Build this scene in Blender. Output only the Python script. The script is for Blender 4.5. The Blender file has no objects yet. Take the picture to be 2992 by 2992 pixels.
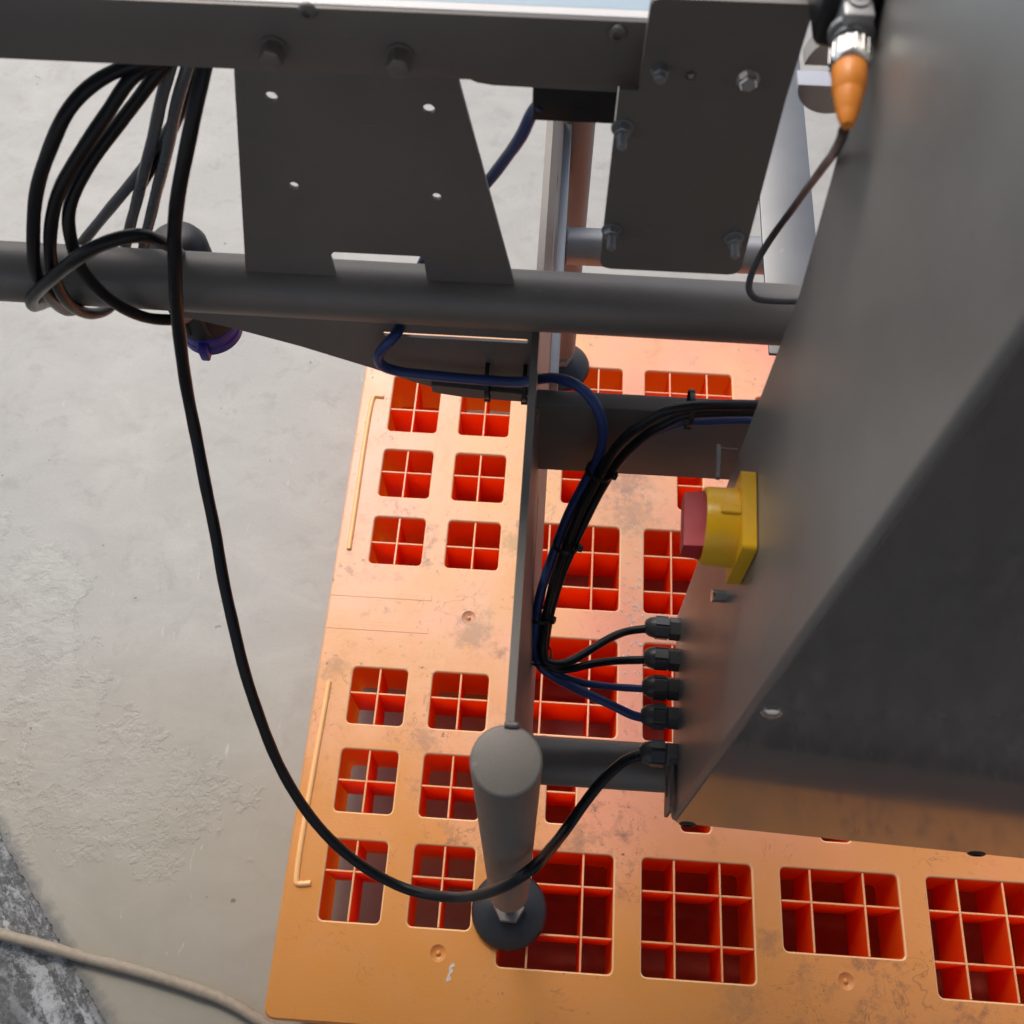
import bpy, bmesh, math, random
from mathutils import Vector, Matrix, geometry
random.seed(7)
sc = bpy.context.scene
R = math.radians

# ------------------------------------------------------------------ camera
cam_data = bpy.data.cameras.new("camera")
cam = bpy.data.objects.new("camera", cam_data)
sc.collection.objects.link(cam)
cam.location = (0, 0, 1.68)
cam.rotation_euler = (R(90 - 62.6), 0, 0.065)
cam_data.sensor_width = 36
cam_data.lens = 36.09
cam_data.clip_start = 0.02
cam_data.clip_end = 200
cam_data.dof.use_dof = True
cam_data.dof.focus_distance = 1.15
cam_data.dof.aperture_fstop = 11
sc.camera = cam

# ------------------------------------------------------------------ sky, sun, exposure
SUN_EL, SUN_AZ = R(52), R(-26)          # azimuth measured from +y towards +x
world = bpy.data.worlds.new("World"); sc.world = world; world.use_nodes = True
wn = world.node_tree; wn.nodes.clear()
wo = wn.nodes.new("ShaderNodeOutputWorld"); bg = wn.nodes.new("ShaderNodeBackground")
sky = wn.nodes.new("ShaderNodeTexSky"); sky.sky_type = 'NISHITA'; sky.sun_disc = False
sky.sun_elevation = SUN_EL; sky.sun_rotation = SUN_AZ
sky.air_density = 1.0; sky.dust_density = 4.0; sky.ozone_density = 1.0
bg.inputs[1].default_value = 0.15
wn.links.new(sky.outputs[0], bg.inputs[0]); wn.links.new(bg.outputs[0], wo.inputs[0])
sun_d = bpy.data.lights.new("sun", 'SUN'); sun_d.energy = 1.0; sun_d.angle = R(22); sun_d.color = (1, .97, .93)
sun = bpy.data.objects.new("sun", sun_d); sc.collection.objects.link(sun)
sdir = Vector((math.sin(SUN_AZ) * math.cos(SUN_EL), math.cos(SUN_AZ) * math.cos(SUN_EL), math.sin(SUN_EL)))
sun.rotation_euler = (-sdir).to_track_quat('-Z', 'Y').to_euler()
sc.view_settings.view_transform = 'Standard'
sc.view_settings.look = 'None'
sc.view_settings.exposure = 0.42
sc.view_settings.gamma = 1.0

# ------------------------------------------------------------------ materials
def nt(name):
    m = bpy.data.materials.new(name); m.use_nodes = True
    n = m.node_tree; b = n.nodes["Principled BSDF"]
    return m, n, b
def node(n, t, **k):
    x = n.nodes.new(t)
    for a, v in k.items():
        if a in x.inputs: x.inputs[a].default_value = v
        else: setattr(x, a, v)
    return x
def coords(n, scale=None):
    tc = node(n, "ShaderNodeTexCoord")
    geo = node(n, "ShaderNodeNewGeometry")
    return geo.outputs["Position"]
def noise(n, vec, scale, detail=4, rough=.55, stretch=None, dist=0):
    if stretch:
        mp = node(n, "ShaderNodeMapping"); mp.inputs["Scale"].default_value = stretch
        n.links.new(vec, mp.inputs["Vector"]); vec = mp.outputs[0]
    x = node(n, "ShaderNodeTexNoise"); x.inputs["Scale"].default_value = scale
    x.inputs["Detail"].default_value = detail; x.inputs["Roughness"].default_value = rough
    x.inputs["Distortion"].default_value = dist
    n.links.new(vec, x.inputs["Vector"]); return x.outputs["Fac"]
def ramp(n, fac, stops):
    r = node(n, "ShaderNodeValToRGB"); e = r.color_ramp.elements
    while len(e) < len(stops): e.new(.5)
    for s, (p, c) in zip(e, stops):
        s.position = p; s.color = (c, c, c, 1) if isinstance(c, (int, float)) else (*c, 1)
    n.links.new(fac, r.inputs[0]); return r.outputs[0]
def mix(n, fac, a, b, mode='MIX'):
    x = node(n, "ShaderNodeMix", data_type='RGBA', blend_type=mode)
    for s, v in ((x.inputs[0], fac), (x.inputs[6], a), (x.inputs[7], b)):
        if isinstance(v, (int, float)): s.default_value = v
        elif isinstance(v, tuple): s.default_value = (*v, 1)
        else: n.links.new(v, s)
    return x.outputs[2]
def math_n(n, op, a, b=None):
    x = node(n, "ShaderNodeMath", operation=op)
    for s, v in zip(x.inputs, (a, b)):
        if v is None: continue
        if isinstance(v, (int, float)): s.default_value = v
        else: n.links.new(v, s)
    return x.outputs[0]
def bump(n, b, h, strength, dist):
    x = node(n, "ShaderNodeBump"); x.inputs["Strength"].default_value = strength
    x.inputs["Distance"].default_value = dist
    n.links.new(h, x.inputs["Height"])
    n.links.new(x.outputs[0], b.inputs["Normal"]); return x
def plain(name, col, rough=.4, metal=0., spec=.5, var=.25, scale=60, grain=0.0):
    m, n, b = nt(name); p = coords(n)
    f = noise(n, p, scale, 5)
    dark = tuple(c * (1 - var) for c in col); lite = tuple(min(1, c * (1 + var * .6)) for c in col)
    n.links.new(mix(n, f, dark, lite), b.inputs["Base Color"])
    b.inputs["Metallic"].default_value = metal
    b.inputs["Specular IOR Level"].default_value = spec
    rr = ramp(n, noise(n, p, scale * .6, 3), [(.3, max(0, rough - .07)), (.75, min(1, rough + .09))])
    n.links.new(rr, b.inputs["Roughness"])
    if grain: bump(n, b, noise(n, p, 1400, 2), grain, .0004)
    return m
def steel(name, col, rough, grain=.35, smudge=.25, metal=1.0):
    m, n, b = nt(name); p = coords(n)
    a = noise(n, p, 9, 5, .6); g = noise(n, p, 900, 2)
    c = mix(n, a, tuple(x * (1 - smudge) for x in col), tuple(min(1, x * 1.1) for x in col))
    c = mix(n, ramp(n, g, [(.35, .0), (.65, .22)]), c, tuple(x * .6 for x in col))
    st = ramp(n, noise(n, p, 38, 7, .7), [(.66, 0.), (.8, .5)])
    c = mix(n, st, c, tuple(x * .55 for x in col))
    if smudge > .11:
        w1 = noise(n, p, 34, 4, .6, stretch=(1, 1, 9), dist=.8); w2 = noise(n, p, 34, 4, .6, stretch=(9, 1, 1), dist=.8)
        c = mix(n, ramp(n, w1, [(.70, 0.), (.73, .35)]), c, tuple(min(1, x * 1.8) for x in col))
        c = mix(n, ramp(n, w2, [(.71, 0.), (.74, .35)]), c, tuple(x * .6 for x in col))
        c = mix(n, ramp(n, noise(n, p, 4, 6, .65), [(.45, 0.), (.7, .35)]), c, tuple(min(1, x * 1.35) for x in (col[0], col[1] * .98, col[2] * .94)))
    n.links.new(c, b.inputs["Base Color"])
    b.inputs["Metallic"].default_value = metal
    n.links.new(ramp(n, a, [(.3, rough - .03), (.7, rough + .05)]), b.inputs["Roughness"])
    bump(n, b, g, grain, .0003)
    return m
MAT = {}
MAT['steel'] = steel('blasted_steel', (.208, .193, .178), .48, metal=.32)
MAT['steel_panel'] = steel('cabinet_steel', (.36, .348, .332), .44, .15, .16, metal=.6)
MAT['steel_bright'] = steel('bright_steel', (.38, .39, .40), .40, .1, .3, metal=.6)
MAT['steel_cover'] = steel('polished_cover_steel', (.225, .200, .176), .055, .0, .04, metal=.42)
MAT['clamp'] = steel('clamp_steel', (.50, .50, .49), .2, .05, .1)
MAT['flat_bar'] = steel('dull_bar_steel', (.20, .208, .215), .45, .1, .35, metal=.6)
MAT['white_strip'] = plain('white_beam_glare', (.80, .80, .79), .4, var=.05)  # white stands in for glare on the beam's top edge
MAT['cable_sheen'] = plain('glossy_grey_cable_sheath', (.13, .135, .145), .24, var=.2, spec=.7)
MAT['chrome'] = plain('plated_metal', (.78, .78, .76), .18, 1, var=.1)
MAT['cable_black'] = plain('black_cable_sheath', (.013, .013, .015), .34, var=.4, spec=.32)
MAT['cable_grey'] = plain('dark_grey_cable_sheath', (.06, .06, .062), .4, var=.3)
MAT['cable_blue'] = plain('blue_cable_sheath', (.024, .056, .20), .40, var=.3)
MAT['gland'] = plain('dark_grey_nylon', (.085, .090, .094), .36, var=.2)
MAT['black'] = plain('black_plastic', (.012, .012, .013), .4, var=.3)
MAT['plug_black'] = plain('plug_black_plastic', (.02, .02, .021), .45)
MAT['plug_blue'] = plain('plug_blue_plastic', (.045, .035, .30), .38)
MAT['foot'] = plain('dark_polyamide', (.017, .018, .021), .42, var=.35, scale=45)
MAT['yellow'] = plain('yellow_plastic', (.90, .50, .010), .33, var=.1)
MAT['red'] = plain('red_plastic', (.52, .012, .024), .45, var=.1)
MAT['orange'] = plain('orange_rubber', (.92, .30, .03), .4, var=.12)
MAT['belt'] = plain('pale_blue_belt', (.42, .56, .66), .5, var=.08)
MAT['hose'] = plain('beige_hose', (.33, .28, .21), .7, var=.35, scale=120, grain=.4)
MAT['dark_hole'] = plain('dark_bore', (.01, .01, .01), .6)
MAT['shaving'] = plain('aluminium_shaving', (.85, .85, .83), .4, .2)
MAT['scuff'] = plain('white_scuff', (.66, .58, .50), .6, var=.3, scale=300)

PT = .15
def pallet_mat(name, thin):
    m, n, b = nt(name); p = coords(n)
    a = noise(n, p, 3.2, 5, .6); c = noise(n, p, 14, 6, .65)
    base = mix(n, ramp(n, a, [(.35, 0.), (.65, 1.)]), (.88, .47, .18), (.90, .46, .29))
    base = mix(n, ramp(n, c, [(.40, .0), (.75, .55)]), base, (.92, .60, .36))
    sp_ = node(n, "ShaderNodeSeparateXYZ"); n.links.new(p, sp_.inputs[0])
    shade_y = math_n(n, 'ADD', sp_.outputs[1], math_n(n, 'MULTIPLY', math_n(n, 'SUBTRACT', a, .5), .9))
    base = mix(n, ramp(n, shade_y, [(.30, .85), (.66, 0.)]), base, (.70, .290, .055))  # near side darker orange: shade put into the deck colour
    glow_ = math_n(n, 'MULTIPLY', ramp(n, noise(n, p, 2.6, 4), [(.40, .15), (.58, .8)]), ramp(n, sp_.outputs[0], [(.0, 0.), (.10, 1.)]))
    glow_ = math_n(n, 'MULTIPLY', glow_, ramp(n, sp_.outputs[1], [(.14, .08), (.42, 1.)]))
    base = mix(n, glow_, base, (.90, .36, .25))  # pink stands in for red glow from the pockets
    if not thin:
        d = noise(n, p, 9, 8, .72, dist=.6)
        base = mix(n, ramp(n, d, [(.58, 0.), (.74, .5)]), base, (.48, .25, .12))
        g1 = noise(n, p, 3.6, 6, .7, dist=.4); g2 = noise(n, p, 34, 7, .75)
        base = mix(n, math_n(n, 'MULTIPLY', ramp(n, g1, [(.55, 0.), (.64, 1.)]), ramp(n, g2, [(.50, 0.), (.64, .8)])), base, (.20, .125, .09))
        for (gx, gy, gr, gc) in ((-.098, .575, .055, (.23, .17, .12)), (-.045, .735, .035, (.30, .24, .08)), (-.03, .77, .03, (.20, .15, .11)), (.15, .80, .07, (.36, .24, .18)), (.14, .86, .05, (.30, .2, .15)), (-.16, .40, .03, (.25, .17, .10)), (.345, .15, .03, (.22, .15, .10)), (.30, .07, .05, (.42, .24, .10)), (-.31, .50, .03, (.30, .17, .08)), (.08, .27, .035, (.30, .19, .11))):
            vd = node(n, "ShaderNodeVectorMath", operation='DISTANCE'); n.links.new(p, vd.inputs[0]); vd.inputs[1].default_value = (gx, gy, PT)
            fall = ramp(n, math_n(n, 'ADD', math_n(n, 'DIVIDE', vd.outputs["Value"], gr), math_n(n, 'MULTIPLY', math_n(n, 'SUBTRACT', noise(n, p, 75, 8, .8), .5), 3.4)), [(.18, .5), (.75, 0.)])
            base = mix(n, fall, base, gc)
        for vs_, vd_ in ((11, .6), (19, 1.0)):
            vein = math_n(n, 'ABSOLUTE', math_n(n, 'SUBTRACT', noise(n, p, vs_, 4, .6, dist=vd_), .5))
            vm = math_n(n, 'MULTIPLY', ramp(n, vein, [(.0, .5), (.006, 0.)]), ramp(n, noise(n, p, vs_ * .55, 3), [(.53, 0.), (.60, 1.)]))
            base = mix(n, vm, base, (.16, .085, .055))
        sp = noise(n, p, 95, 5, .7); area = ramp(n, noise(n, p, 5.5, 3), [(.47, 0.), (.60, 1.)])
        s2 = math_n(n, 'MULTIPLY', ramp(n, sp, [(.63, 0.), (.68, .9)]), area)
        base = mix(n, s2, base, (.11, .07, .055))
        sc1 = noise(n, p, 26, 4, .6, stretch=(9, 1, 1), dist=1.2)
        base = mix(n, ramp(n, sc1, [(.70, 0.), (.74, .35)]), base, (.30, .14, .09))
        h = mix(n, .35, noise(n, p, 7, 3), noise(n, p, 240, 3))
        bump(n, b, h, .16, .004)
        n.links.new(ramp(n, c, [(.3, .27), (.7, .43)]), b.inputs["Roughness"])
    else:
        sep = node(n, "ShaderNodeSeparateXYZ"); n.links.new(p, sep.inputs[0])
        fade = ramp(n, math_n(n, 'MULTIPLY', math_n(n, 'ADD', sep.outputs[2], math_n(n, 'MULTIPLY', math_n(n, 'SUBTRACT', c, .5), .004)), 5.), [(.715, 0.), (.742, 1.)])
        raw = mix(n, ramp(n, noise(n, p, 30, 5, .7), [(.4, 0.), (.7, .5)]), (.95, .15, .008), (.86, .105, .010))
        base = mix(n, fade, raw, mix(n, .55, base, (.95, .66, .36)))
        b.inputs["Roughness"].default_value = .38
    n.links.new(base, b.inputs["Base Color"])
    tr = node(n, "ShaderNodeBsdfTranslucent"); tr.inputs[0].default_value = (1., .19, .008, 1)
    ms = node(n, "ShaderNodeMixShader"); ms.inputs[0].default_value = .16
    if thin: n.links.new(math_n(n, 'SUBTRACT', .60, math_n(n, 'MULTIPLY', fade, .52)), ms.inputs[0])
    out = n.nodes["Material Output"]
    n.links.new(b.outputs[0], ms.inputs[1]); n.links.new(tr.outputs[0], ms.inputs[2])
    n.links.new(ms.outputs[0], out.inputs["Surface"])
    return m
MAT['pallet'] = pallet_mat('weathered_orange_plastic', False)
MAT['ridge'] = plain('pale_orange_plastic', (.92, .50, .20), .36, var=.12)
MAT['pallet_low'] = plain('shaded_red_plastic', (.34, .045, .02), .5, var=.5, scale=30)  # pallet plastic painted darker for the shade under the deck
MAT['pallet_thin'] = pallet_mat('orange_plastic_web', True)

def concrete_mat():
    m, n, b = nt('smooth_concrete'); p = coords(n)
    a = noise(n, p, 2.2, 6, .6); t = noise(n, p, 7, 7, .62, stretch=(1, 1.6, 1), dist=.8); f = noise(n, p, 260, 3)
    col = mix(n, ramp(n, a, [(.32, 0.), (.68, 1.)]), (.29, .287, .262), (.385, .381, .350))
    col = mix(n, ramp(n, t, [(.38, .0), (.70, .65)]), col, (.425, .42, .388))
    col = mix(n, ramp(n, noise(n, p, 16, 6, .7, dist=.5), [(.54, 0.), (.70, .6)]), col, (.25, .243, .222))
    col = mix(n, ramp(n, f, [(.35, .25), (.65, 0.)]), col, (.25, .245, .23))
    # flaked skin of laitance, a patch with a shape of its own towards the slab edge
    sep = node(n, "ShaderNodeSeparateXYZ"); n.links.new(p, sep.inputs[0])
    edge = math_n(n, 'ADD', math_n(n, 'MULTIPLY', sep.outputs[0], -.70), math_n(n, 'MULTIPLY', sep.outputs[1], -.65))
    edge = math_n(n, 'ADD', edge, math_n(n, 'MULTIPLY', noise(n, p, 5, 8, .68), .55))
    flake = math_n(n, 'MULTIPLY', ramp(n, edge, [(.44, 0.), (.455, 1.)]), ramp(n, math_n(n, 'ADD', sep.outputs[1], math_n(n, 'MULTIPLY', noise(n, p, 9, 7, .7), .3)), [(.36, 0.), (.385, 1.)]))
    rough_n = noise(n, p, 42, 8, .75, stretch=(1.0, 2.4, 1), dist=.7)
    fl = math_n(n, 'MULTIPLY', flake, ramp(n, noise(n, p, 11, 6, .7), [(.42, 0.), (.50, 1.)]))
    col = mix(n, math_n(n, 'MULTIPLY', fl, .6), col, mix(n, ramp(n, rough_n, [(.40, 0.), (.60, 1.)]), (.33, .332, .30), (.455, .455, .42)))
    sepw = node(n, "ShaderNodeSeparateXYZ"); n.links.new(p, sepw.inputs[0])
    near_tone = ramp(n, math_n(n, 'ADD', math_n(n, 'MULTIPLY', sepw.outputs[1], -1.), math_n(n, 'ADD', .62, noise(n, p, 1.8, 5))), [(.45, 0.), (1.25, .85)])
    col = mix(n, near_tone, col, mix(n, t, (.262, .238, .182), (.350, .322, .255)))  # warmer, darker concrete towards the near side
    dE = math_n(n, 'ADD', math_n(n, 'MULTIPLY', sepw.outputs[0], -.735), math_n(n, 'MULTIPLY', sepw.outputs[1], -.679))
    dE = math_n(n, 'ADD', dE, math_n(n, 'MULTIPLY', math_n(n, 'SUBTRACT', noise(n, p, 48, 7, .75), .5), .045))
    col = mix(n, ramp(n, math_n(n, 'MULTIPLY', math_n(n, 'SUBTRACT', dE, .40), 10.), [(.24, 0.), (.40, .75), (.46, .9)]), col, (.135, .135, .128))
    # pits
    v = node(n, "ShaderNodeTexVoronoi"); v.inputs["Scale"].default_value = 26; v.inputs["Randomness"].default_value = 1
    wv = node(n, "ShaderNodeVectorMath", operation='ADD')
    nz = node(n, "ShaderNodeTexNoise"); nz.inputs["Scale"].default_value = 60; n.links.new(p, nz.inputs["Vector"])
    sv = node(n, "ShaderNodeVectorMath", operation='SCALE'); sv.inputs[3].default_value = .03
    n.links.new(nz.outputs["Color"], sv.inputs[0]); n.links.new(p, wv.inputs[0]); n.links.new(sv.outputs[0], wv.inputs[1])
    n.links.new(wv.outputs[0], v.inputs["Vector"])
    sz = node(n, "ShaderNodeSeparateColor"); n.links.new(v.outputs["Color"], sz.inputs[0])
    lim = math_n(n, 'MULTIPLY', ramp(n, sz.outputs[0], [(.45, 0.), (.98, 1.)]), .085)
    pit = math_n(n, 'LESS_THAN', v.outputs["Distance"], lim)
    col = mix(n, math_n(n, 'MULTIPLY', pit, .8), col, (.12, .115, .10))
    scr = noise(n, p, 30, 5, .65, stretch=(1.0, 7.0, 1), dist=1.6)
    col = mix(n, ramp(n, scr, [(.66, 0.), (.70, .35)]), col, (.23, .225, .205))
    scw = noise(n, p, 22, 5, .6, stretch=(6.0, 1.0, 1), dist=1.2)
    col = mix(n, ramp(n, scw, [(.68, 0.), (.71, .4)]), col, (.56, .55, .52))
    n.links.new(col, b.inputs["Base Color"])
    n.links.new(ramp(n, a, [(.3, .42), (.7, .62)]), b.inputs["Roughness"])
    h = math_n(n, 'ADD', math_n(n, 'MULTIPLY', t, .35), math_n(n, 'MULTIPLY', pit, -.8))
    h = math_n(n, 'ADD', h, math_n(n, 'MULTIPLY', fl, math_n(n, 'ADD', .2, math_n(n, 'MULTIPLY', rough_n, .55))))
    bump(n, b, h, .5, .0035)
    return m
MAT['concrete'] = concrete_mat()
def asphalt_mat():
    m, n, b = nt('worn_yard_surface'); p = coords(n)
    wob = node(n, "ShaderNodeTexNoise"); wob.inputs["Scale"].default_value = 90; n.links.new(p, wob.inputs["Vector"])
    sv = node(n, "ShaderNodeVectorMath", operation='SCALE'); sv.inputs[3].default_value = .012; n.links.new(wob.outputs["Color"], sv.inputs[0])
    wv = node(n, "ShaderNodeVectorMath", operation='ADD'); n.links.new(p, wv.inputs[0]); n.links.new(sv.outputs[0], wv.inputs[1])
    v = node(n, "ShaderNodeTexVoronoi"); v.inputs["Scale"].default_value = 85; n.links.new(wv.outputs[0], v.inputs["Vector"])
    sz = node(n, "ShaderNodeSeparateColor"); n.links.new(v.outputs["Color"], sz.inputs[0])
    stone = math_n(n, 'LESS_THAN', v.outputs["Distance"], math_n(n, 'MULTIPLY', ramp(n, sz.outputs[0], [(.45, 0.), (1., 1.)]), .45))
    col = mix(n, ramp(n, noise(n, p, 22, 7, .7), [(.36, 0.), (.66, 1.)]), (.075, .078, .080), (.155, .158, .158))
    col = mix(n, ramp(n, noise(n, p, 160, 5, .75), [(.40, .7), (.56, 0.)]), col, (.045, .047, .048))
    col = mix(n, math_n(n, 'MULTIPLY', stone, .75), col, mix(n, sz.outputs[1], (.13, .13, .125), (.34, .345, .34)))
    # chalky worn streaks running along the slab edge
    sep = node(n, "ShaderNodeSeparateXYZ"); n.links.new(p, sep.inputs[0])
    d0 = math_n(n, 'ADD', math_n(n, 'MULTIPLY', sep.outputs[0], -.735), math_n(n, 'MULTIPLY', sep.outputs[1], -.679))
    d = math_n(n, 'ADD', d0, math_n(n, 'MULTIPLY', math_n(n, 'SUBTRACT', noise(n, p, 9, 6, .7), .5), .05))
    band = ramp(n, math_n(n, 'MULTIPLY', math_n(n, 'SUBTRACT', d, .40), 5.), [(.20, .25), (.30, 1.), (.55, 1.), (.75, .1)])
    al = math_n(n, 'ADD', math_n(n, 'MULTIPLY', sep.outputs[0], .679), math_n(n, 'MULTIPLY', sep.outputs[1], -.735))
    cv = node(n, "ShaderNodeCombineXYZ"); n.links.new(math_n(n, 'MULTIPLY', al, .22), cv.inputs[0]); n.links.new(d, cv.inputs[1])
    s1 = noise(n, cv.outputs[0], 45, 6, .7, dist=.6); s2 = noise(n, p, 95, 7, .78)
    st = ramp(n, math_n(n, 'ADD', math_n(n, 'MULTIPLY', s1, .6), math_n(n, 'MULTIPLY', s2, .4)), [(.47, 0.), (.56, 1.)])
    mk = math_n(n, 'MULTIPLY', band, st)
    col = mix(n, math_n(n, 'MULTIPLY', mk, .9), col, (.44, .455, .46))
    n.links.new(col, b.inputs["Base Color"]); b.inputs["Roughness"].default_value = .75
    h = math_n(n, 'ADD', math_n(n, 'MULTIPLY', noise(n, p, 150, 6, .75), .8), math_n(n, 'ADD', math_n(n, 'MULTIPLY', stone, .25), math_n(n, 'MULTIPLY', mk, .5)))
    bump(n, b, h, .6, .003)
    return m
MAT['asphalt'] = asphalt_mat()
MAT['wall'] = plain('added_screen_grey', (.34, .33, .31), .7)  # for the added out-of-view wall and roof

# ------------------------------------------------------------------ mesh helpers
def frames(pts):
    ts = []
    for i in range(len(pts)):
        a = pts[max(0, i - 1)]; c = pts[min(len(pts) - 1, i + 1)]
        ts.append((c - a).normalized())
    up = Vector((0, 0, 1)) if abs(ts[0].z) < .9 else Vector((1, 0, 0))
    nrm = (up - ts[0] * up.dot(ts[0])).normalized(); out = []
    for t in ts:
        nrm = (nrm - t * nrm.dot(t)).normalized(); out.append((t, nrm, t.cross(nrm)))
    return out
def spline(pts, per=6):
    P = [Vector(p) for p in pts]; P = [P[0] * 2 - P[1]] + P + [P[-1] * 2 - P[-2]]; out = []
    for i in range(1, len(P) - 2):
        p0, p1, p2, p3 = P[i - 1:i + 3]
        t0 = 0; t1 = t0 + max(1e-5, (p1 - p0).length) ** .5; t2 = t1 + max(1e-5, (p2 - p1).length) ** .5; t3 = t2 + max(1e-5, (p3 - p2).length) ** .5
        for k in range(per):
            t = t1 + (t2 - t1) * k / per
            a1 = p0 * ((t1 - t) / (t1 - t0)) + p1 * ((t - t0) / (t1 - t0))
            a2 = p1 * ((t2 - t) / (t2 - t1)) + p2 * ((t - t1) / (t2 - t1))
            a3 = p2 * ((t3 - t) / (t3 - t2)) + p3 * ((t - t2) / (t3 - t2))
            b1 = a1 * ((t2 - t) / (t2 - t0)) + a2 * ((t - t0) / (t2 - t0))
            b2 = a2 * ((t3 - t) / (t3 - t1)) + a3 * ((t - t1) / (t3 - t1))
            out.append(b1 * ((t2 - t) / (t2 - t1)) + b2 * ((t - t1) / (t2 - t1)))
    out.append(P[-2]); return out
def smooth_pts(pts, it=2):
    for _ in range(it):
        pts = [pts[0]] + [(pts[i - 1] + pts[i] * 2 + pts[i + 1]) / 4 for i in range(1, len(pts) - 1)] + [pts[-1]]
    return pts
def rrect(x0, x1, y0, y1, r=0, seg=4):
    if r <= 0: return [(x0, y0), (x1, y0), (x1, y1), (x0, y1)]
    o = []
    for cx, cy, a0 in ((x1 - r, y0 + r, -90), (x1 - r, y1 - r, 0), (x0 + r, y1 - r, 90), (x0 + r, y0 + r, 180)):
        for k in range(seg + 1):
            a = R(a0 + 90 * k / seg); o.append((cx + r * math.cos(a), cy + r * math.sin(a)))
    return o
def circle(cx, cy, r, n=20): return [(cx + r * math.cos(2 * math.pi * k / n), cy + r * math.sin(2 * math.pi * k / n)) for k in range(n)]
def inside(p, poly):
    x, y = p; c = False; j = len(poly) - 1
    for i in range(len(poly)):
        xi, yi = poly[i]; xj, yj = poly[j]
        if (yi > y) != (yj > y) and x < (xj - xi) * (y - yi) / (yj - yi) + xi: c = not c
        j = i
    return c
def tess(outer, holes):
    V = []; E = []
    for lp in [outer] + holes:
        s = len(V); V += [Vector(p) for p in lp]; E += [(s + i, s + (i + 1) % len(lp)) for i in range(len(lp))]
    vs, es, fs, *_ = geometry.delaunay_2d_cdt(V, E, [], 0, 1e-7)
    tri = []
    for f in fs:
        c = (sum(vs[i].x for i in f) / len(f), sum(vs[i].y for i in f) / len(f))
        if inside(c, outer) and not any(inside(c, h) for h in holes): tri.append(f)
    return [(v.x, v.y) for v in vs], tri
class B:
    def __init__(s): s.bm = bmesh.new()
    def box(s, x0, x1, y0, y1, z0, z1, bevel=0, seg=2):
        r = bmesh.ops.create_cube(s.bm, size=1)
        for v in r['verts']:
            v.co = Vector((x0 + (v.co.x + .5) * (x1 - x0), y0 + (v.co.y + .5) * (y1 - y0), z0 + (v.co.z + .5) * (z1 - z0)))
        if bevel:
            ed = list({e for v in r['verts'] for e in v.link_edges})
            bmesh.ops.bevel(s.bm, geom=ed, offset=bevel, segments=seg, profile=.5, affect='EDGES')
        return s
    def tube(s, pts, r, n=12, caps=True, radii=None):
        pts = [Vector(p) for p in pts]; rings = []
        for i, (p, (t, a, b)) in enumerate(zip(pts, frames(pts))):
            q = radii[i] if radii else r
            rings.append([s.bm.verts.new(p + (a * math.cos(2 * math.pi * k / n) + b * math.sin(2 * math.pi * k / n)) * q) for k in range(n)])
        for A, C in zip(rings, rings[1:]):
            for k in range(n): s.bm.faces.new((A[k], A[(k + 1) % n], C[(k + 1) % n], C[k]))
        if caps:
            s.bm.faces.new(list(reversed(rings[0]))); s.bm.faces.new(rings[-1])
        return s
    def lathe(s, origin, axis, prof, n=24, phase=0):
        """prof: (distance along axis, radius)"""
        o = Vector(origin); ax = Vector(axis).normalized()
        u = Vector((0, 0, 1)) if abs(ax.z) < .9 else Vector((1, 0, 0))
        a = (u - ax * u.dot(ax)).normalized(); b = ax.cross(a); rings = []
        for h, r in prof:
            if r < 1e-6: rings.append([s.bm.verts.new(o + ax * h)])
            else: rings.append([s.bm.verts.new(o + ax * h + (a * math.cos(2 * math.pi * k / n + phase) + b * math.sin(2 * math.pi * k / n + phase)) * r) for k in range(n)])
        for A, C in zip(rings, rings[1:]):
            for k in range(n):
                k2 = (k + 1) % n
                if len(A) == 1 and len(C) == 1: continue
                if len(A) == 1: s.bm.faces.new((A[0], C[k2], C[k]))
                elif len(C) == 1: s.bm.faces.new((A[k], A[k2], C[0]))
                else: s.bm.faces.new((A[k], A[k2], C[k2], C[k]))
        if len(rings[0]) > 1: s.bm.faces.new(list(reversed(rings[0])))
        if len(rings[-1]) > 1: s.bm.faces.new(rings[-1])
        return s
    def prism(s, outer, holes, fn, t0, t1):
        """2D outline with holes, extruded; fn(a, b, t) -> point"""
        vs, tri = tess(outer, holes)
        f = [s.bm.verts.new(fn(a, b, t0)) for a, b in vs]; g = [s.bm.verts.new(fn(a, b, t1)) for a, b in vs]
        cnt = {}
        for t in tri:
            s.bm.faces.new([f[i] for i in t]); s.bm.faces.new([g[i] for i in reversed(t)])
            for i in range(3):
                e = (t[i], t[(i + 1) % 3]); cnt[e] = 1
        for (i, j) in cnt:
            if (j, i) not in cnt: s.bm.faces.new((f[j], f[i], g[i], g[j]))
        return s
    def build(s, name, mat, parent=None, sharp=35, base=None, jitter=0):
        bm = s.bm
        bmesh.ops.recalc_face_normals(bm, faces=bm.faces)
        L = Vector((0, 0, 0)); q = parent
        if base is None:
            while q is not None:
                if not q.get('local'): L += q.location
                q = q.parent
        else: L = Vector(base)
        for v in bm.verts: v.co -= L
        me = bpy.data.meshes.new(name); bm.to_mesh(me); bm.free()
        me.materials.append(MAT[mat] if isinstance(mat, str) else mat)
        for p in me.polygons: p.use_smooth = True
        me.set_sharp_from_angle(angle=R(sharp))
        o = bpy.data.objects.new(name, me); sc.collection.objects.link(o)
        if parent: o.parent = parent
        elif base is not None: o.location = L
        return o
def tag(o, label, cat, group=None):
    o['label'] = label; o['category'] = cat
    if group: o['group'] = group
    return o
def thing(name, label, cat, loc, group=None):
    o = bpy.data.objects.new(name, None); o.empty_display_size = .05
    sc.collection.objects.link(o); o.location = loc
    return tag(o, label, cat, group)
def struct(o): o['kind'] = 'structure'; return o
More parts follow.
